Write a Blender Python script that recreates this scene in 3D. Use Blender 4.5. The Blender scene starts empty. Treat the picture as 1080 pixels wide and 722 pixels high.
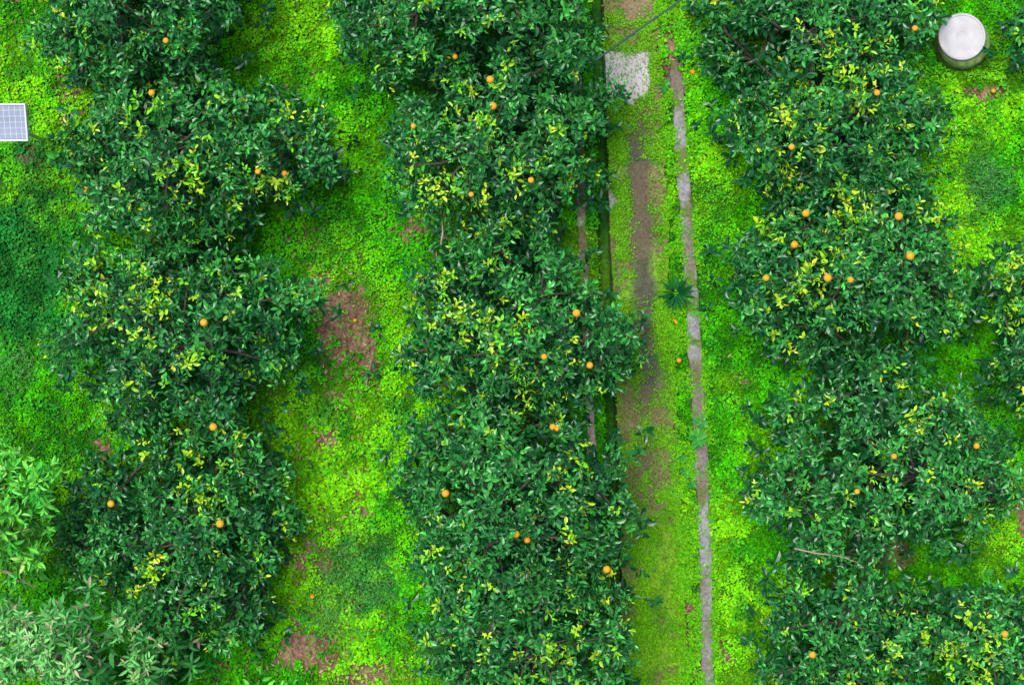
import bpy, math, numpy as np, bmesh
from mathutils import Vector
rng=np.random.default_rng(7)
H=18.0
sc=bpy.context.scene
sc.view_settings.view_transform='Standard'; sc.view_settings.look='None'; sc.view_settings.exposure=0
def P(px,py,z=0.0):
    s=(H-z)/H/100.0
    return np.array([(px-540)*s,(361-py)*s,z])
# ---------- noise ----------
_lat={}
def vnoise(x,y,s,seed):
    if seed not in _lat: _lat[seed]=np.random.default_rng(seed+100).random((256,256))
    L=_lat[seed]; x=np.asarray(x,float)/s+1000; y=np.asarray(y,float)/s+1000
    xi=np.floor(x).astype(int); yi=np.floor(y).astype(int); fx=x-xi; fy=y-yi
    fx=fx*fx*(3-2*fx); fy=fy*fy*(3-2*fy)
    a=L[xi&255,yi&255]; b=L[(xi+1)&255,yi&255]; c=L[xi&255,(yi+1)&255]; d=L[(xi+1)&255,(yi+1)&255]
    return (a*(1-fx)+b*fx)*(1-fy)+(c*(1-fx)+d*fx)*fy
def fbm(x,y,s,seed,o=4):
    t=0;a=0.5;n=0
    for i in range(o):
        t=t+a*vnoise(x,y,s/2**i,seed+i); n+=a; a*=0.55
    return t/n
def sm(a,b,x): 
    t=np.clip((x-a)/(b-a),0,1); return t*t*(3-2*t)
def mixc(a,b,t):
    t=np.asarray(t)[...,None]; return np.asarray(a)*(1-t)+np.asarray(b)*t
def topx(x,y): return x*100+540, 361-y*100
# ---------- layout lines (centimetres on the ground) ----------
def xl(py): return 636+24*py/722
def xr(py): return 692+30*py/722
def kc(py): return np.interp(py,[-200,0,72,150,220,300,360,420,500,600,722,1000],[690,703,713,717,723,729,732,736,740,744,746,748])
def lk(py): return np.interp(py,[-200,0,250,722,1000],[603,606,614,634,640])
def height(x,y):
    px,py=topx(x,y)
    h=0.05*(fbm(x,y,0.8,3)-0.5)
    L=xl(py); R=xr(py); K=kc(py)
    d1=sm(L-15,L-11,px)*(1-sm(L+2,L+5,px))
    d2=sm(R-3,R+1,px)*(1-sm(K-9,K-6,px))
    under=sm(L-2,L+3,px)*(1-sm(R-3,R,px))
    near=sm(585,600,px)*(1-sm(760,775,px))
    h=h*(1-0.7*near)-0.24*d1-0.05*d2-0.12*under
    return h
soil=[(362,338,50,44,.95),(392,380,16,30,.95),(345,465,22,24,.95),(345,545,32,22,.9),(376,520,16,32,.9),(280,635,40,26,.85),(325,685,50,30,.92),(395,708,38,22,.95),(250,700,40,20,.85),
(85,88,45,32,.9),(105,50,30,22,.6),(445,240,36,26,.95),(110,470,22,20,.85),(30,168,18,14,.8),(6,30,14,36,.7),(1030,98,26,8,.95),(1078,540,12,26,1),
(785,400,14,9,.8),(690,8,30,18,.9),(762,685,16,12,.7),(845,378,28,16,.6),(930,585,50,18,.6),(360,430,22,70,.55),(350,300,30,30,.5),
(725,650,7,70,.85),(728,600,5,60,.6),(706,60,6,60,.7),(335,590,60,60,.5),(330,650,90,80,.5),(195,265,40,16,.6),(310,250,30,20,.35),(375,640,20,50,.6),(300,470,20,60,.4)]
darkz=[(20,290,75,110,1),(370,605,50,55,.8),(40,170,60,50,.7),(1040,190,34,34,.8),(1050,15,50,30,.4),(180,690,160,50,.4),(330,380,30,40,.4),(420,420,20,120,.3),(345,150,12,60,.3)]  # dark weed zones, plus painted shade along some tree edges
treeD=[(185,560,85,90,.9),(185,360,95,75,.9),(545,340,85,95,.9),(545,560,90,140,.9),(880,260,85,90,.9),(930,490,90,80,.9),(200,150,95,70,.9),(510,120,80,110,.9),(870,90,85,100,.9),(130,10,75,50,.9),(900,680,75,60,.9),(1045,690,45,45,.9)]  # under the crowns: shade painted into the weed colour, weeds thinned
def ell(px,py,lst):
    m=np.zeros_like(px)
    for (a,b,r,s,w) in lst:
        d=((px-a)/r)**2+((py-b)/s)**2
        m=np.maximum(m,w*np.exp(-0.9*d))
    return m
def soilmask(x,y):
    px,py=topx(x,y)
    m=ell(px,py,soil); n=fbm(x,y,0.45,11,5); n2=fbm(x,y,.07,15,3)
    return np.clip(sm(0.42,0.80,m*0.75+(n-0.5)*1.25+(n2-.5)*.9+0.09),0,1)*sm(.03,.2,m)
def carpetcol(x,y):
    px,py=topx(x,y)
    d=ell(px,py,darkz); n=fbm(x,y,0.9,21,4); n2=fbm(x,y,0.22,31,3)
    bright=mixc((0.065,0.47,0.006),(0.20,0.65,0.010),sm(0.38,0.66,n))
    c=mixc(bright,(0.03,0.29,0.015),sm(0.48,0.72,n2)*0.7)
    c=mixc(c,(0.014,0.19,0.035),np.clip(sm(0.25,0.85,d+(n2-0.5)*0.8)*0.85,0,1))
    c=mixc(c,(0.008,0.10,0.018),sm(.2,.65,ell(px,py,treeD))*.8)  # paints the shade below the trees into the colour
    return c
# ---------- materials ----------
def leafmat(name,rough,gl):
    m=bpy.data.materials.new(name); m.use_nodes=True; nt=m.node_tree; nt.nodes.remove(nt.nodes['Principled BSDF'])
    a=nt.nodes.new('ShaderNodeAttribute'); a.attribute_name='Col'
    d=nt.nodes.new('ShaderNodeBsdfDiffuse'); nt.links.new(a.outputs['Color'],d.inputs['Color']); out=d.outputs[0]
    if gl>0:
        g=nt.nodes.new('ShaderNodeBsdfAnisotropic'); g.inputs['Roughness'].default_value=rough; g.inputs['Color'].default_value=(.85,1,.93,1)
        mx=nt.nodes.new('ShaderNodeMixShader'); mx.inputs[0].default_value=gl
        nt.links.new(out,mx.inputs[1]); nt.links.new(g.outputs[0],mx.inputs[2]); out=mx.outputs[0]
    nt.links.new(out,nt.nodes['Material Output'].inputs['Surface'])
    return m
def surfmat(name,rough=0.9,nscale=60,amt=0.5,bump=0.4,col=None):
    m=bpy.data.materials.new(name); m.use_nodes=True
    nt=m.node_tree; b=nt.nodes['Principled BSDF']
    tc=nt.nodes.new('ShaderNodeTexCoord')
    n=nt.nodes.new('ShaderNodeTexNoise'); n.inputs['Scale'].default_value=nscale; n.inputs['Detail'].default_value=4
    nt.links.new(tc.outputs['Object'],n.inputs['Vector'])
    mr=nt.nodes.new('ShaderNodeMapRange'); mr.inputs['From Min'].default_value=0.3; mr.inputs['From Max'].default_value=0.7
    mr.inputs['To Min'].default_value=1-amt; mr.inputs['To Max'].default_value=1+amt
    nt.links.new(n.outputs['Fac'],mr.inputs['Value'])
    v=nt.nodes.new('ShaderNodeVectorMath'); v.operation='SCALE'
    if col is None:
        a=nt.nodes.new('ShaderNodeAttribute'); a.attribute_name='Col'; nt.links.new(a.outputs['Color'],v.inputs[0])
    else: v.inputs[0].default_value=col
    nt.links.new(mr.outputs[0],v.inputs['Scale']); nt.links.new(v.outputs[0],b.inputs['Base Color'])
    b.inputs['Roughness'].default_value=rough
    bp=nt.nodes.new('ShaderNodeBump'); bp.inputs['Strength'].default_value=bump; bp.inputs['Distance'].default_value=0.02
    nt.links.new(n.outputs['Fac'],bp.inputs['Height']); nt.links.new(bp.outputs[0],b.inputs['Normal'])
    return m
M_leaf=leafmat('citrus_leaf',0.34,0.06)
M_weed=leafmat('weed_leaf',0.75,0)
M_soft=leafmat('soft_leaf',0.45,0.04)
M_ground=surfmat('soil_and_moss',0.95,25,0.45,0.6)
M_conc=surfmat('weathered_concrete',0.9,35,0.3,0.4)
M_bark=surfmat('bark',0.9,40,0.4,0.6,(0.09,0.07,0.05))
M_orange=surfmat('orange_peel',0.5,150,0.08,0.15,(0.92,0.40,0.015))
# ---------- mesh helpers ----------
def link(o,parent=None):
    sc.collection.objects.link(o)
    if parent: o.parent=parent
    return o
def npmesh(name,V,faces_idx,starts,totals,C,mat,smooth=False):
    me=bpy.data.meshes.new(name)
    me.vertices.add(len(V)); me.vertices.foreach_set('co',np.ascontiguousarray(V,dtype=np.float32).ravel())
    me.loops.add(len(faces_idx)); me.loops.foreach_set('vertex_index',faces_idx.astype(np.int32))
    me.polygons.add(len(starts)); me.polygons.foreach_set('loop_start',starts.astype(np.int32))
    me.polygons.foreach_set('loop_total',totals.astype(np.int32))
    me.update(calc_edges=True)
    if C is not None:
        at=me.color_attributes.new('Col','FLOAT_COLOR','POINT')
        cc=np.ones((len(V),4),np.float32); cc[:,:3]=C; at.data.foreach_set('color',cc.ravel())
    me.materials.append(mat)
    me.polygons.foreach_set('use_smooth',np.full(len(starts),smooth))
    return me
T_CIT=(np.array([[0,0,0],[.5,0,-.01],[1,0,-.14],[.28,.42,.09],[.68,.39,.06],[.28,-.42,.09],[.68,-.39,.06]]),
       [(0,1,3),(1,4,3),(1,2,4),(0,5,1),(1,5,6),(1,6,2)])
T_WEED=(np.array([[0,0,0],[.5,.5,.06],[1,0,-.05],[.5,-.5,.06]]),[(0,3,2,1)])
T_BLADE=(np.array([[0,.2,0],[0,-.2,0],[.55,-.5,.12],[.55,.5,.12],[1,0,-.1]]),[(0,1,2,3),(3,2,4)])
def nrm(a): return a/np.maximum(np.linalg.norm(a,axis=-1,keepdims=True),1e-9)
def leaves(name,pos,d,n,L,W,col,mat,tpl=T_CIT):
    d=nrm(d); s=nrm(np.cross(n,d)); n=np.cross(d,s)
    t,f=tpl; N=len(pos); k=len(t)
    V=pos[:,None,:]+d[:,None,:]*(t[None,:,0:1]*L[:,None,None])+s[:,None,:]*(t[None,:,1:2]*W[:,None,None])+n[:,None,:]*(t[None,:,2:3]*L[:,None,None])
    fi=np.concatenate([np.array(q) for q in f]); tot=np.array([len(q) for q in f])
    idx=(fi[None,:]+(np.arange(N)*k)[:,None]).ravel()
    totals=np.tile(tot,N); starts=np.concatenate([[0],np.cumsum(totals)[:-1]])
    C=np.repeat(col,k,axis=0)
    return npmesh(name,V.reshape(-1,3),idx,starts,totals,C,mat)
def gridmesh(name,X,Y,Z,C,mat,smooth=True):
    ny,nx=X.shape; V=np.stack([X,Y,Z],-1).reshape(-1,3)
    i=np.arange(ny*nx).reshape(ny,nx)
    q=np.stack([i[:-1,:-1],i[:-1,1:],i[1:,1:],i[1:,:-1]],-1).reshape(-1,4)
    return npmesh(name,V,q.ravel(),np.arange(len(q))*4,np.full(len(q),4),C.reshape(-1,3),mat,smooth)
class Tubes:
    def __init__(s): s.V=[];s.F=[]
    def add(s,pts,rad,k=6):
        pts=[Vector(p) for p in pts]; base=len(s.V)
        for i,p in enumerate(pts):
            d=(pts[min(i+1,len(pts)-1)]-pts[max(i-1,0)]).normalized()
            a=d.orthogonal().normalized() if abs(d.z)>0.9 else d.cross(Vector((0,0,1))).normalized(); b=d.cross(a)
            for j in range(k):
                t=2*math.pi*j/k; s.V.append(p+(a*math.cos(t)+b*math.sin(t))*rad[i])
        for i in range(len(pts)-1):
            for j in range(k):
                s.F.append((base+i*k+j,base+i*k+(j+1)%k,base+(i+1)*k+(j+1)%k,base+(i+1)*k+j))
        s.F.append(tuple(base+j for j in range(k))[::-1]); s.F.append(tuple(base+(len(pts)-1)*k+j for j in range(k)))
    def mesh(s,name,mat):
        me=bpy.data.meshes.new(name); me.from_pydata(s.V,[],s.F); me.materials.append(mat)
        me.polygons.foreach_set('use_smooth',[True]*len(me.polygons)); return me
# ---------- ground ----------
gx=np.concatenate([[-300,-120,-50,-25,-14,-10],np.arange(-8,0.4,0.04),np.arange(0.4,2.5,0.02),np.arange(2.5,8,0.04),[10,14,25,50,120,300]])
gy=np.concatenate([[-300,-120,-50,-25,-12,-8],np.arange(-6,6,0.04),[8,12,25,50,120,300]])
X,Y=np.meshgrid(gx,gy)
Z=height(X,Y)
s=soilmask(X,Y); f1=fbm(X,Y,0.15,41,4)
soilc=mixc((0.13,0.07,0.04),(0.33,0.19,0.125),sm(.25,.7,f1))
gr=carpetcol(X,Y)*0.33  # weed colour darkened to paint shaded gaps between the leaves
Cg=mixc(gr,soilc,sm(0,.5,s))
link(bpy.data.objects.new('ground',gridmesh('ground',X,Y,Z,Cg,M_ground)))
# ---------- weed carpet ----------
N=600000
x=rng.uniform(-6.2,6.2,N); y=rng.uniform(-4.3,4.3,N)
px,py=topx(x,y); s=soilmask(x,y)
onpath=(px>xl(py)-13)&(px<xr(py)-1)
n3=fbm(x,y,0.12,51,3)
keep=(rng.random(N)>s*0.90)&(~onpath)&(n3+rng.random(N)*0.30>0.42)
kn=fbm(x,y,.25,55,3)
keep&=~((np.abs(px-kc(py))<8)&(py>60)&(rng.random(N)>0.04+.6*sm(.50,.64,kn)))
keep&=~((np.abs(px-lk(py))<5)&(rng.random(N)>0.06+.5*sm(.5,.7,kn)))
keep&=(ell(px,py,treeD)<.62)|(rng.random(N)<.35)
x=x[keep];y=y[keep];N=len(x);px,py=topx(x,y)
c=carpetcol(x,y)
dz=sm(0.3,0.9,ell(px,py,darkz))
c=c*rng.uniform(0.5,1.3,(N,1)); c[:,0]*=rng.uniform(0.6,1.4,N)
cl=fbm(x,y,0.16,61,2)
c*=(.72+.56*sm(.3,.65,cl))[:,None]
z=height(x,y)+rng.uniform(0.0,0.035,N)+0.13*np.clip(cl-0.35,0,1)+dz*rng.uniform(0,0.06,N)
ph=rng.uniform(0,2*np.pi,N); el=rng.uniform(-0.2,0.7,N)
d=np.stack([np.cos(ph)*np.cos(el),np.sin(ph)*np.cos(el),np.sin(el)],-1)
nn=np.stack([rng.normal(0,.4,N),rng.normal(0,.4,N),np.ones(N)],-1)
L=rng.uniform(0.018,0.046,N)*(0.65+0.7*vnoise(x,y,0.5,71)); W=L*rng.uniform(0.45,0.8,N)
link(bpy.data.objects.new('weed_carpet',leaves('weed_carpet',np.stack([x,y,z],-1),d,nn,L,W,np.clip(c,0,.85),M_weed,T_WEED)))
N=9000
x=rng.uniform(-6.2,6.2,N); y=rng.uniform(-4.2,4.2,N); px,py=topx(x,y)
w_=ell(px,py,darkz)+.9*sm(.52,.66,fbm(x,y,.5,75,3))+.08; k=(rng.random(N)<w_*.8)&~((px>xl(py)-15)&(px<xr(py)))&(soilmask(x,y)<.6)
x,y=x[k],y[k]; N=len(x); m=7
X_=np.repeat(x,m);Y_=np.repeat(y,m); ph=np.tile(np.arange(m)*2.4,N)+np.repeat(rng.uniform(0,6,N),m); el=rng.uniform(.1,1.0,N*m)
d=np.stack([np.cos(ph)*np.cos(el),np.sin(ph)*np.cos(el),np.sin(el)],-1)
L=np.repeat(rng.uniform(.03,.075,N),m)*rng.uniform(.7,1.1,N*m)
c=mixc(carpetcol(X_,Y_)*.75,np.array([.05,.30,.05]),np.full(N*m,.4))*np.repeat(rng.uniform(.6,1.4,(N,1)),m,0)
link(bpy.data.objects.new('tall_weeds',leaves('tall_weeds',np.stack([X_,Y_,height(X_,Y_)+.04],-1),d,np.tile([0,0,1.],(N*m,1))+rng.normal(0,.3,(N*m,3)),L,L*.33,c,M_weed,T_BLADE)))
# ---------- litter ----------
N=14000
x=rng.uniform(-6.4,6.4,N*5); y=rng.uniform(-4.4,4.4,N*5); k=(rng.random(N*5)<soilmask(x,y)*0.6+0.014+.2*sm(.05,.4,ell(*topx(x,y),soil))); x=x[k][:N];y=y[k][:N];N=len(x)
ph=rng.uniform(0,6.28,N); d=np.stack([np.cos(ph),np.sin(ph),rng.normal(0,.2,N)],-1); nn=np.stack([rng.normal(0,.4,N),rng.normal(0,.4,N),np.ones(N)],-1)
c=mixc((0.24,0.11,0.06),(0.58,0.40,0.27),rng.random(N)**1.5); L=rng.uniform(0.02,0.065,N)
link(bpy.data.objects.new('leaf_litter',leaves('leaf_litter',np.stack([x,y,height(x,y)+0.04],-1),d,nn,L,L*rng.uniform(.15,.5,N),c,M_weed)))
# ---------- path ----------
pyv=np.arange(-240,960,1.5); u=np.linspace(0,1,44)
PY,U=np.meshgrid(pyv,u,indexing='ij')
jl=(fbm(PY/100,PY*0,0.25,81)-.5)*5; jr=(fbm(PY/100,PY*0+5,0.2,85)-.5)*12
PX=(xl(PY)+jl)*(1-U)+(xr(PY)+jr)*U
Xp=(PX-540)/100; Yp=(361-PY)/100
Zp=0.03+0.025*(fbm(Xp,Yp,0.2,91)-0.5)
def pathcol(x,y):
    px,py=topx(x,y); n=fbm(x,y,0.25,101,5); n2=fbm(x,y,0.07,111,3); nl=fbm(x,y,0.7,121,2)
    moss=mixc((0.08,0.26,0.012),(0.20,0.42,0.02),sm(.35,.65,n))
    c=mixc(moss,(0.21,0.15,0.08),sm(0.46,0.58,n2*0.5+nl*0.5)*0.85)
    ctr=np.interp(py,[100,140,300,430],[670,671,679,686])
    b=np.exp(-((px-ctr+(n-.5)*16)/13)**4)*sm(120,150,py+(n-.5)*60)*(1-sm(425,455,py+(n-.5)*60))
    b=b*sm(0.28,0.45,n+0.1)
    c=mixc(c,mixc((0.12,0.11,0.08),(0.055,0.05,0.04),n2),b*0.95)
    b2=np.exp(-((px-xl(py)-28)/16)**2)*sm(.48,.58,nl+ (n-.5)*.4)*.8
    c=mixc(c,(0.14,0.11,0.065),b2)
    w=(n-0.5)*26
    q=sm(52,56,py+w*0.4)*(1-sm(103,108,py+w+ (688-px)*0.12))*(1-sm(684,688,px+w*0.4))*sm(634,638,px+w*.2)
    q=np.maximum(q,(1-sm(15,20,np.abs(py-212)+(px-640)*1.6+w*0.6))*0.8)
    c=mixc(c,mixc((0.46,0.42,0.43),(0.62,0.58,0.60),n2),np.clip(q,0,1)*(.8+.2*sm(.4,.5,n)))
    t=(1-sm(12,24,py+w))*sm(652,660,px)
    c=mixc(c,(0.28,0.17,0.12),t*0.8)
    bare=np.clip(np.maximum(np.maximum(b,q),np.maximum(t,b2*.7)),0,1)
    return c,bare
Cp,_=pathcol(Xp,Yp)
Zs=np.full((len(pyv),1),-0.30)
Xa=np.concatenate([Xp[:,:1],Xp,Xp[:,-1:]],1);Ya=np.concatenate([Yp[:,:1],Yp,Yp[:,-1:]],1);Za=np.concatenate([Zs,Zp,Zs],1);Ca=np.concatenate([Cp[:,:1],Cp,Cp[:,-1:]],1)
link(bpy.data.objects.new('mossy_concrete_path',gridmesh('path',Xa,Ya,Za,Ca,M_conc,False)))
N=110000
py=rng.uniform(-60,790,N); t=rng.random(N); px=xl(py)*(1-t)+(xr(py)+3)*t
x=(px-540)/100; y=(361-py)/100; c,b=pathcol(x,y); n=fbm(x,y,0.2,131,4)
dens=np.clip(0.10+0.2*sm(350,600,py)+0.95*sm(.46,.60,n),0,1)
k=(rng.random(N)<dens)&(rng.random(N)>b*0.95); x,y,c=x[k],y[k],c[k]; n=n[k]; N=len(x)
c=mixc(c,mixc((0.08,0.42,0.01),(0.22,0.56,0.015),rng.random(N)),.35+.5*sm(.45,.6,n))*rng.uniform(.5,1.3,(N,1))
ph=rng.uniform(0,6.28,N); d=np.stack([np.cos(ph),np.sin(ph),rng.uniform(0,.6,N)],-1); nn=np.stack([rng.normal(0,.4,N),rng.normal(0,.4,N),np.ones(N)],-1)
L=rng.uniform(.01,.032,N)
link(bpy.data.objects.new('path_moss',leaves('path_moss',np.stack([x,y,rng.uniform(.038,.06,N)],-1),d,nn,L,L*.6,c,M_weed,T_WEED)))
N=32000
py=rng.uniform(-60,790,N); side=rng.random(N)<.6
px=np.where(side,xr(py)+rng.normal(5,5,N),kc(py)+rng.choice([-8,8],N)+rng.normal(0,2.5,N)); x=(px-540)/100;y=(361-py)/100
k=fbm(x,y,.2,141,3)>.45; x,y=x[k],y[k]; N=len(x)
c=mixc((.05,.33,.01),(.20,.58,.015),rng.random(N)); ph=rng.uniform(0,6.28,N); d=np.stack([np.cos(ph),np.sin(ph),rng.uniform(-.3,.6,N)],-1)
L=rng.uniform(.02,.05,N)
link(bpy.data.objects.new('border_weeds',leaves('border_weeds',np.stack([x,y,rng.uniform(.0,.08,N)],-1),d,np.tile([0,0,1.],(N,1))+rng.normal(0,.3,(N,3)),L,L*.5,c,M_weed,T_WEED)))
# ---------- kerbs ----------
def kerb(name,fc,w,y0,y1,segs,ztop,colA,colB,mossamt,seed):
    e=bpy.data.objects.new(name,None); link(e)
    edges=np.linspace(y0,y1,segs+1)
    for i in range(segs):
        a,b=edges[i]+rng.uniform(.0,.6),edges[i+1]-rng.uniform(.0,.6)
        pv=np.concatenate([np.arange(a,b,1.5),[b]]); off=rng.uniform(-.5,.5); dz=rng.uniform(-.01,.01); ww=w*rng.uniform(.92,1.08)
        prof=np.array([[-.5,-.25],[-.5,ztop-.012],[-.42,ztop],[-.2,ztop],[0,ztop],[.2,ztop],[.42,ztop],[.5,ztop-.012],[.5,-.25]])
        A,B=np.meshgrid(pv,np.arange(9),indexing='ij')
        yy=(361-A)/100
        jj=(fbm(yy,B*0.3,0.12,seed+i)-.5)*5
        xx=(fc(A)+off+prof[B,0]*ww+jj-540)/100
        zz=prof[B,1]+dz+(fbm(xx,yy,0.06,seed+40)-.5)*.012*(prof[B,1]>0)
        n=fbm(xx,yy,0.18,seed+50,4); n2=fbm(xx,yy,0.05,seed+60,2); n3=fbm(xx,yy,.5,seed+70,2)
        cc=mixc(mixc(colA,colB,n2),(0.12,0.20,0.03),sm(.60-mossamt*.25,.73-mossamt*.2,n))
        cc=mixc(cc,(.17,.125,.08),sm(.42,.62,n3)*.75)
        o=bpy.data.objects.new('slab_%d'%i,gridmesh('slab',xx,yy,zz,cc,M_conc,False)); link(o,e)
kerb('concrete_kerb',kc,13.5,66,800,5,0.07,(0.19,0.19,0.20),(0.38,0.37,0.385),.35,200)
kerb('concrete_edging',lk,9,-80,800,5,0.07,(0.32,0.28,0.22),(0.48,0.43,0.36),.4,300)
# ---------- trees ----------
yel=[(200,195,38),(165,310,34),(110,325,28),(290,200,28),(320,122,24),(510,350,44),(455,300,26),(590,690,32),(1022,685,38),(1075,290,45),(905,225,34),(600,556,18),(100,270,22),(595,190,16),(545,180,24),(470,185,26),(180,330,24),(430,655,20),(835,180,28),(940,690,16),(860,75,34),(820,120,26),(530,215,26),(205,380,20),(1000,220,22),(980,435,20),(150,100,22),(900,100,26),(500,130,30),(560,420,30),(860,300,30),(800,240,22),(210,520,24),(150,600,20),(620,470,20)]
oranges=[(175,43),(517,84),(520,112),(574,376),(225,450),(232,552),(117,531),(544,563),(556,569),(622,385),(587,452),(808,293),(873,293),(904,518),(857,690),(943,481),(300,183),(272,181),(160,98),(436,133),(897,295),(835,155),(948,228),(805,28),(560,190),(960,270),(838,258),(925,98),(608,330),(497,205),(805,636),(1060,668),(583,450),(965,30),(480,60),(215,340),(880,400),(470,520),(640,600),(850,225),(1030,470),(90,200)]
CIT=dict(L=(.06,.105),wr=.50,cols=((0.008,0.095,0.020),(0.060,0.37,0.050)),yc=((.12,.52,.012),(.50,.78,.02)),n=8,mat=M_leaf,yp=.075)
def tree(name,ells,ztop,prm=CIT,spacing=.30,rl=(.18,.31),dens=60,avoid=(),seed=0,low=True,ext=.91):
    r=np.random.default_rng(seed+500)
    e=bpy.data.objects.new(name,None); 
    lumps=[]
    for (a,b,rx,ry) in ells:
        for _ in range(900):
            t=r.uniform(0,6.283); q=math.sqrt(r.random()); q2=q*(1+.12*math.sin(3*t+seed)+.08*math.sin(7*t+seed*2))
            A=a+rx*ext*q2*math.cos(t); B=b+ry*ext*q2*math.sin(t)
            if any((A-v[0])**2+(B-v[1])**2<v[2]**2 for v in avoid): continue
            z=ztop-0.35-0.90*q**2.2+r.uniform(-.36,.18); p=P(A,B,z)
            if all(np.hypot(*(p[:2]-l[0][:2]))>spacing*r.uniform(.8,1.2) for l in lumps):
                lumps.append((p,r.uniform(*rl)*(1-.12*q)))
    cs=np.array([l[0] for l in lumps]); rs=np.array([l[1] for l in lumps])
    cen=cs.mean(0); cen=np.array([cen[0],cen[1],0])
    e.location=cen; link(e)
    Sp=[];Sa=[];Sd=[]
    for c,R in lumps:
        n=int(dens*(R/.33)**2); v=nrm(r.normal(size=(n*2,3))); v=v[v[:,2]>-.35][:n]
        Rr=R*r.uniform(.65,1.2,(len(v),1)); p=c+v*Rr*np.array([1,1,.85])
        ok=np.ones(len(v),bool)
        dd=np.linalg.norm(p[:,None,:]-cs[None],axis=2)
        ok&=~((dd<rs[None]*.72)&(np.linalg.norm(cs-c,axis=1)[None]>1e-6)).any(1)
        Sp.append(p[ok]); Sa.append(nrm(v[ok]+r.normal(0,.4,(ok.sum(),3))+np.array([0,0,.35])))
        Sd.append(np.zeros(ok.sum()))
        m=int(n*.12); v=nrm(r.normal(size=(m,3))); Sp.append(c+v*R*r.uniform(.2,.7,(m,1))-np.array([0,0,.1])); Sa.append(nrm(v+np.array([0,0,.4]))); Sd.append(np.ones(m))
        if low:
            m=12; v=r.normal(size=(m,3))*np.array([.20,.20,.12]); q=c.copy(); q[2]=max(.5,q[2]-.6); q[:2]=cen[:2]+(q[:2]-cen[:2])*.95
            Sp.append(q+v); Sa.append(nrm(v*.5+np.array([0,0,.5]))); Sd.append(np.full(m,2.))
    Sp=np.concatenate(Sp);Sa=np.concatenate(Sa);Sd=np.concatenate(Sd)
    S=len(Sp); k=prm['n']
    spx=Sp[:,0]*100*H/(H-Sp[:,2])+540; spy=361-Sp[:,1]*100*H/(H-Sp[:,2])
    yp=np.full(S,prm['yp'])
    for (a,b,q) in yel: yp=np.maximum(yp,.62*np.exp(-((spx-a)**2+(spy-b)**2)/q**2))
    isy=(r.random(S)<yp)&(Sd<.5)
    tone=np.clip(r.beta(1.3,2.1,S)+.7*(fbm(Sp[:,0],Sp[:,1],.5,7)-.5),0,1)
    tone=np.where(Sd>1.5,tone*.15,tone)  # low-tier leaves coloured darker to paint the shaded crown interior
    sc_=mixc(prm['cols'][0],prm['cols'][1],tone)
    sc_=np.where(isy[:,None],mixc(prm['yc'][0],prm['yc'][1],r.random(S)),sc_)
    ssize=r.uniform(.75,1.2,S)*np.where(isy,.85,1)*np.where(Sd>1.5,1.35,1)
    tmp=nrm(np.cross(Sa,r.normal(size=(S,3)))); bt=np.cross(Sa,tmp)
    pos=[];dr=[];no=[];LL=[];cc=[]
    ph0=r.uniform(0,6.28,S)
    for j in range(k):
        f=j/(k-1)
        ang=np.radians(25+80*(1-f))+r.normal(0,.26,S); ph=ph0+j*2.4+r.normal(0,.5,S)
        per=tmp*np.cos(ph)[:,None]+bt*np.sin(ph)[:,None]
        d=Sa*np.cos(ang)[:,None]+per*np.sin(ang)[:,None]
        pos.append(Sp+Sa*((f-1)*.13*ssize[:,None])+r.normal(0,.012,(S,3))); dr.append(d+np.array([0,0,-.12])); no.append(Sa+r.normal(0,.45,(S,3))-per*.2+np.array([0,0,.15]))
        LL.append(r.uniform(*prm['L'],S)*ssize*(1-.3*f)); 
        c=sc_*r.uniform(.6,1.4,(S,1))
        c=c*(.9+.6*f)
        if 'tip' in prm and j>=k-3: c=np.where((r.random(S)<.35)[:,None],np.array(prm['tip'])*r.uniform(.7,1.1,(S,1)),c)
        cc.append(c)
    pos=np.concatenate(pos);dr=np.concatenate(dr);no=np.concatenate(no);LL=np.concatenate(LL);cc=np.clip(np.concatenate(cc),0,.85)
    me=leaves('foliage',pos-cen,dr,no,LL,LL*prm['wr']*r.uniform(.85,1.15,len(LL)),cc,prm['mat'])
    link(bpy.data.objects.new('foliage',me),e)
    T=Tubes(); fork=np.array([cen[0],cen[1],.45])
    T.add([cen-cen,[.01,.02,.25],[0,0,.5]],[.075,.06,.055],8)
    main=[int(np.argmax(cs[:,2]))]
    while len(main)<min(6,len(cs)):
        dm=np.min([np.linalg.norm(cs-cs[i],axis=1) for i in main],axis=0); main.append(int(np.argmax(dm)))
    mids=[]
    for i in main:
        a=fork;b=cs[i]-np.array([0,0,.12]); m1=a+(b-a)*.4+np.array([0,0,.02])+r.normal(0,.04,3); m2=a+(b-a)*.72+r.normal(0,.04,3)
        T.add([a-cen,m1-cen,m2-cen,b-cen],[.042,.032,.022,.011]); mids+= [m1,m2]
    mids=np.array(mids)
    for i in range(len(cs)):
        if i in main: continue
        j=np.argmin(np.linalg.norm(mids-cs[i],axis=1)); a=mids[j]; m=(a+cs[i])/2+r.normal(0,.04,3)
        T.add([a-cen,m-cen,cs[i]-cen],[.018,.013,.007],5)
    for i in range(0,S,10):
        if Sd[i]>1.5: continue
        j=np.argmin(np.linalg.norm(cs-Sp[i],axis=1)); T.add([cs[j]-cen,Sp[i]-cen],[.006,.003],4)
    link(bpy.data.objects.new('trunk_and_limbs',T.mesh('limbs',M_bark)),e)
    return e,cs,rs,cen
trees=[]
def ct(*a,**k): trees.append(tree('citrus_tree',*a,**k))
ct([(140,12,108,62),(150,-50,100,60)],2.2,avoid=[(88,88,30)],seed=1)
ct([(203,162,146,95),(150,75,60,35)],2.2,avoid=[(88,88,26),(340,60,40)],seed=2)
ct([(187,358,143,102)],2.2,seed=3)
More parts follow.
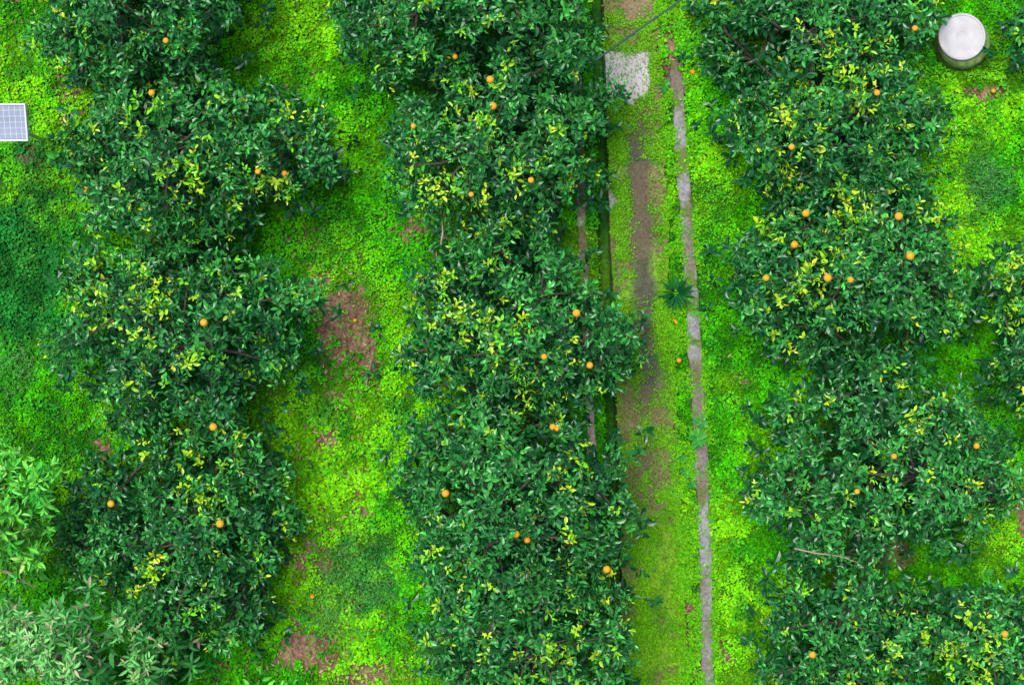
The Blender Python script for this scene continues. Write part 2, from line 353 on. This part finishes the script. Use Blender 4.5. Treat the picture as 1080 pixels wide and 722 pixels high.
ct([(190,565,120,124)],2.1,seed=4)
ct([(500,18,130,80),(505,-60,120,50)],2.2,seed=5)
ct([(513,158,110,90),(575,98,62,44)],2.3,avoid=[(618,215,30)],seed=6)
ct([(540,345,126,108)],2.25,seed=7)
ct([(541,535,132,122)],2.25,seed=8)
ct([(560,680,112,80),(565,760,105,50)],2.2,seed=9)
ct([(872,35,125,86),(870,-50,110,50)],2.2,avoid=[(1012,39,48)],seed=10)
ct([(878,140,120,78)],2.3,seed=11)
ct([(898,278,124,112)],2.3,seed=12)
ct([(930,490,138,110)],2.2,seed=13)
ct([(895,668,102,80),(890,760,90,40)],2.1,seed=14)
ct([(1045,685,66,72)],2.2,seed=15)
ct([(1108,365,64,60),(1098,285,44,36)],2.0,seed=16)
ct([(1112,40,30,50)],1.5,seed=17)
LQ=dict(L=(.085,.135),wr=.32,cols=((0.05,0.30,0.05),(0.25,0.60,0.17)),yc=((.3,.6,.15),(.4,.7,.2)),n=11,mat=M_soft,yp=.1,tip=(.55,.48,.28))
trees.append(tree('loquat_tree',[(62,708,112,80),(50,780,110,40)],3.0,LQ,seed=20,dens=34,spacing=.34))
LG=dict(L=(.09,.16),wr=.36,cols=((0.05,0.38,0.03),(0.25,0.74,0.08)),yc=((.3,.6,.1),(.4,.7,.15)),n=9,mat=M_soft,yp=.1)
trees.append(tree('young_fruit_tree',[(8,528,52,62),(-50,520,60,60)],2.5,LG,seed=21,dens=40,rl=(.16,.27),spacing=.24,low=False))
trees.append(tree('shrub',[(295,742,60,32)],1.3,LG,seed=22,dens=28,rl=(.15,.22),low=False))
def inst(i,px,py,rz):
    e=trees[i][0]; n=bpy.data.objects.new('citrus_tree',None); n.location=P(px,py,0); n.rotation_euler=(0,0,rz); link(n)
    for c in e.children:
        o=bpy.data.objects.new(c.name.split('.')[0],c.data); link(o,n)
for a in [(2,175,-270,1),(6,510,-270,2),(11,870,-270,.6),(3,200,990,1.5),(7,545,1000,2.5),(11,900,970,3),(2,-240,200,.4),(6,1350,150,1),(7,1350,500,2)]: inst(*a)
# ---------- fruit ----------
def ico(r):
    me=bpy.data.meshes.new('orange'); bm=bmesh.new(); bmesh.ops.create_uvsphere(bm,u_segments=20,v_segments=12,radius=r)
    for v in bm.verts:
        v.co.z*=.93
        if abs(v.co.x)+abs(v.co.y)<r*.15: v.co.z*=.93
    for f in bm.faces: f.smooth=True
    bm.to_mesh(me); bm.free(); me.materials.append(M_orange); return me
OR=ico(.034)
for (a,b) in oranges:
    best=None
    for t in trees[:17]:
        z=1.9
        for _ in range(4):
            p=P(a,b,z); dxy=np.hypot(t[1][:,0]-p[0],t[1][:,1]-p[1]); ok=dxy<t[2]*1.2
            if not ok.any(): zz=None;break
            zz=(t[1][:,2]+np.sqrt(np.maximum((t[2]*1.1)**2-dxy**2,0))*.85)[ok].max()+.02; z=zz
        if zz is not None and (best is None or zz>best[0]): best=(zz,t)
    if best is None: continue
    z,t=best; p=P(a,b,z); o=bpy.data.objects.new('orange',OR); o.location=p-t[3]; s_=rng.uniform(.75,1.15); o.scale=(s_,s_,s_); link(o,t[0])
fe=bpy.data.objects.new('fallen_oranges',None); link(fe)
for (a,b) in [(716,380),(713,340),(730,77),(700,155),(375,338),(1034,284),(711,338),(1046,97),(722,395),(736,690),(330,628)]:
    p=P(a,b,0); z=float(height(p[0],p[1])); z=max(z,.05 if xl(b)<a<xr(b) else z)
    o=bpy.data.objects.new('orange',OR); s_=rng.uniform(.6,.85); o.scale=(s_,s_,s_); o.location=(p[0],p[1],z+.06); link(o,fe)
# ---------- small plants ----------
def rosette(name,px,py,R,n,wr,c0,c1,z0=.05,tpl=T_BLADE,lift=.5,mat=None):
    ph=np.arange(n)*2.4+rng.normal(0,.15,n); f=np.linspace(0,1,n); el=lift*(.2+f*1.2)
    d=np.stack([np.cos(ph)*np.cos(el),np.sin(ph)*np.cos(el),np.sin(el)],-1)
    p=P(px,py,0); pos=d*.01
    L=R*rng.uniform(.7,1.1,n)
    me=leaves(name,pos,d,np.tile([0,0,1.],(n,1))+rng.normal(0,.1,(n,3)),L,L*wr,mixc(c0,c1,rng.random(n)),mat or M_soft,tpl)
    o=bpy.data.objects.new(name,me); o.location=(p[0],p[1],float(height(p[0],p[1]))+z0); link(o)
rosette('fern_plant',713,310,.21,60,.12,(0.006,.07,.018),(.02,.17,.04),.1,mat=M_weed)
for (a,b,r_) in [(708,500,.14),(722,492,.11),(715,515,.11),(735,462,.12),(738,445,.1),(722,400,.1),(700,90,.1),(700,440,.09),(730,560,.09),(714,480,.1),(728,508,.09)]:
    rosette('broadleaf_weed',a,b,r_,13,.5,(0.03,.26,.04),(.10,.45,.06),.05,T_CIT,.6)
def tuft(px,py,rad,n,hgt):
    p=P(px,py,0); pos=rng.normal(0,rad*.5,(n,3)); th=np.arctan2(pos[:,1],pos[:,0]); pos[:,:2]*=(1+.35*np.sin(3*th+px)+.2*np.sin(5*th))[:,None]
    pos[:,2]=rng.uniform(0,1,n)**1.3*hgt*np.exp(-(pos[:,0]**2+pos[:,1]**2)/rad**2)
    d=rng.normal(0,1,(n,3)); d[:,2]=abs(d[:,2])*.7; L=rng.uniform(.025,.06,n)
    me=leaves('weed_tuft',pos,d,np.tile([0,0,1.],(n,1))+rng.normal(0,.3,(n,3)),L,L*.2,mixc((.03,.20,.03),(.14,.42,.10),rng.random(n)),M_weed,T_BLADE)
    o=bpy.data.objects.new('weed_tuft',me); o.location=(p[0],p[1],float(height(p[0],p[1]))+.03); link(o)
tuft(1038,190,.30,1300,.2); tuft(365,600,.5,900,.12); tuft(350,650,.35,500,.1); tuft(20,380,.4,700,.12); tuft(400,620,.3,500,.1)
# ---------- cable, sticks ----------
T=Tubes(); pts=[]
for i in range(13):
    f=i/12; A=628+110*f; B=64-78*f; pts.append(P(A,B,1.55+.1*(2*f-1)**2))
T.add(pts,[.009]*13,6)
M_cab=surfmat('cable_rubber',.5,80,.1,.1,(.02,.08,.07)); link(bpy.data.objects.new('overhead_cable',T.mesh('cable',M_cab)))
M_stick=surfmat('dry_wood',.8,60,.2,.3,(.42,.32,.23))
def stick(pl,z,r0):
    T=Tubes(); T.add([P(a,b,z+.02*math.sin(i*2)) for i,(a,b) in enumerate(pl)],[r0*(1-.6*i/(len(pl)-1)) for i in range(len(pl))],6)
    link(bpy.data.objects.new('dry_twig',T.mesh('twig',M_stick)))
stick([(838,578),(860,583),(885,586),(905,593)],1.6,.009)
stick([(465,258),(467,245),(466,232)],1.3,.012)
stick([(386,412),(388,395),(394,372)],.08,.008); stick([(338,455),(345,468),(352,478)],.08,.007)
stick([(-5,597),(15,606),(38,620)],.9,.02)
for _ in range(30):
    a,b,rx,ry,w_=soil[rng.integers(0,14)]; a+=rng.normal(0,rx*.5); b+=rng.normal(0,ry*.5); t=rng.uniform(0,6.28); l=rng.uniform(5,16)
    stick([(a,b),(a+l*.5*math.cos(t)+1,b+l*.5*math.sin(t)),(a+l*math.cos(t),b+l*math.sin(t))],.06,.004)
# ---------- white round lid on mossy barrel ----------
def lathe(name,prof,mat,seg=64):
    bm=bmesh.new(); rings=[]
    for (r,z) in prof:
        rings.append([bm.verts.new((r*math.cos(2*math.pi*i/seg),r*math.sin(2*math.pi*i/seg),z)) for i in range(seg)])
    for a,b in zip(rings[:-1],rings[1:]):
        for i in range(seg): bm.faces.new((a[i],a[(i+1)%seg],b[(i+1)%seg],b[i]))
    bm.faces.new(rings[-1]); 
    me=bpy.data.meshes.new(name); 
    bm.normal_update(); bmesh.ops.recalc_face_normals(bm,faces=bm.faces); bm.to_mesh(me); bm.free(); me.materials.append(mat); return me
M_white=surfmat('dirty_white_plastic',.6,7,.16,.05,(.60,.58,.60)); M_bar=surfmat('mossy_barrel',.9,14,.5,.3,(.12,.20,.05))
we=bpy.data.objects.new('water_barrel',None); p=P(1018,44,.25); we.location=(p[0],p[1],-.02); link(we)
link(bpy.data.objects.new('barrel_body',lathe('body',[(.25,0),(.27,.06),(.28,.12),(.272,.13),(.272,.16),(.28,.17),(.275,.23),(.262,.26),(.25,.27)],M_bar)),we)
o=link(bpy.data.objects.new('lid',lathe('lid',[(.235,.262),(.242,.272),(.246,.30),(.238,.311),(.222,.311),(.216,.303),(.06,.307),(.05,.303),(.0005,.304)],M_white)),we); o.location=(-.04,.045,.0)
# ---------- solar lamp ----------
M_cell=surfmat('solar_cell',.25,5,.1,.0,(.32,.36,.46)); M_fr=surfmat('aluminium_frame',.4,30,.05,.0,(.8,.82,.84)); M_line=surfmat('cell_busbar',.4,30,.05,0,(.75,.77,.82))
se=bpy.data.objects.new('solar_panel_lamp',None); zp=1.5; p=P(2,129,zp); se.location=(p[0],p[1],0); link(se)
def box(name,sx,sy,sz,loc,mat,par,bev=.003):
    bm=bmesh.new(); bmesh.ops.create_cube(bm,size=1); 
    for v in bm.verts: v.co=Vector((v.co.x*sx,v.co.y*sy,v.co.z*sz))+Vector(loc)
    if bev: bmesh.ops.bevel(bm,geom=bm.edges[:],offset=bev,segments=2,affect='EDGES')
    me=bpy.data.meshes.new(name); bm.to_mesh(me); bm.free(); me.materials.append(mat); return link(bpy.data.objects.new(name,me),par)
hd=bpy.data.objects.new('panel_head',None); link(hd,se); hd.location=(0,0,zp); hd.rotation_euler=(math.radians(14),math.radians(-3),0)
W_,D_=.50,.345
box('backing',W_-.02,D_-.02,.02,(0,0,0),M_cell,hd)
for s_ in (-1,1):
    box('frame_long',W_,.016,.05,(0,s_*D_/2,0),M_fr,hd); box('frame_short',.014,D_-.018,.05,(s_*W_/2-s_*.007,0,0),M_fr,hd)
for i in range(1,9): box('busbar_v',.004,D_-.03,.003,(-W_/2+i*W_/9,0,.0115),M_line,hd,0)
for i in range(1,6): box('busbar_h',W_-.03,.004,.003,(0,-D_/2+i*D_/6,.0148),M_line,hd,0)
T=Tubes(); T.add([(0,0,0),(0,0,.8),(0,0,zp-.01)],[.022,.02,.018],10); link(bpy.data.objects.new('pole',T.mesh('pole',M_fr)),se)
box('lamp_housing',.16,.10,.05,(.05,-.02,zp-.12),M_fr,se,.01)
# ---------- light ----------
az=math.radians(315); elv=math.radians(72)
w=bpy.data.worlds.new('World'); sc.world=w; w.use_nodes=True; nt=w.node_tree
sky=nt.nodes.new('ShaderNodeTexSky'); sky.sky_type='NISHITA'; sky.sun_disc=False; sky.sun_elevation=elv; sky.sun_rotation=az
nt.links.new(sky.outputs[0],nt.nodes['Background'].inputs[0]); nt.nodes['Background'].inputs[1].default_value=.14
sd=bpy.data.lights.new('sun','SUN'); sd.energy=3.8; sd.angle=math.radians(38); sd.color=(1,.96,.88)
so=link(bpy.data.objects.new('sun',sd)); v=Vector((math.sin(az)*math.cos(elv),math.cos(az)*math.cos(elv),math.sin(elv))); so.rotation_euler=v.to_track_quat('Z','Y').to_euler(); so.location=v*30
cd=bpy.data.cameras.new('camera'); cd.sensor_width=36; cd.lens=60; cd.clip_end=1500; co=link(bpy.data.objects.new('camera',cd)); co.location=(0,0,H); sc.camera=co
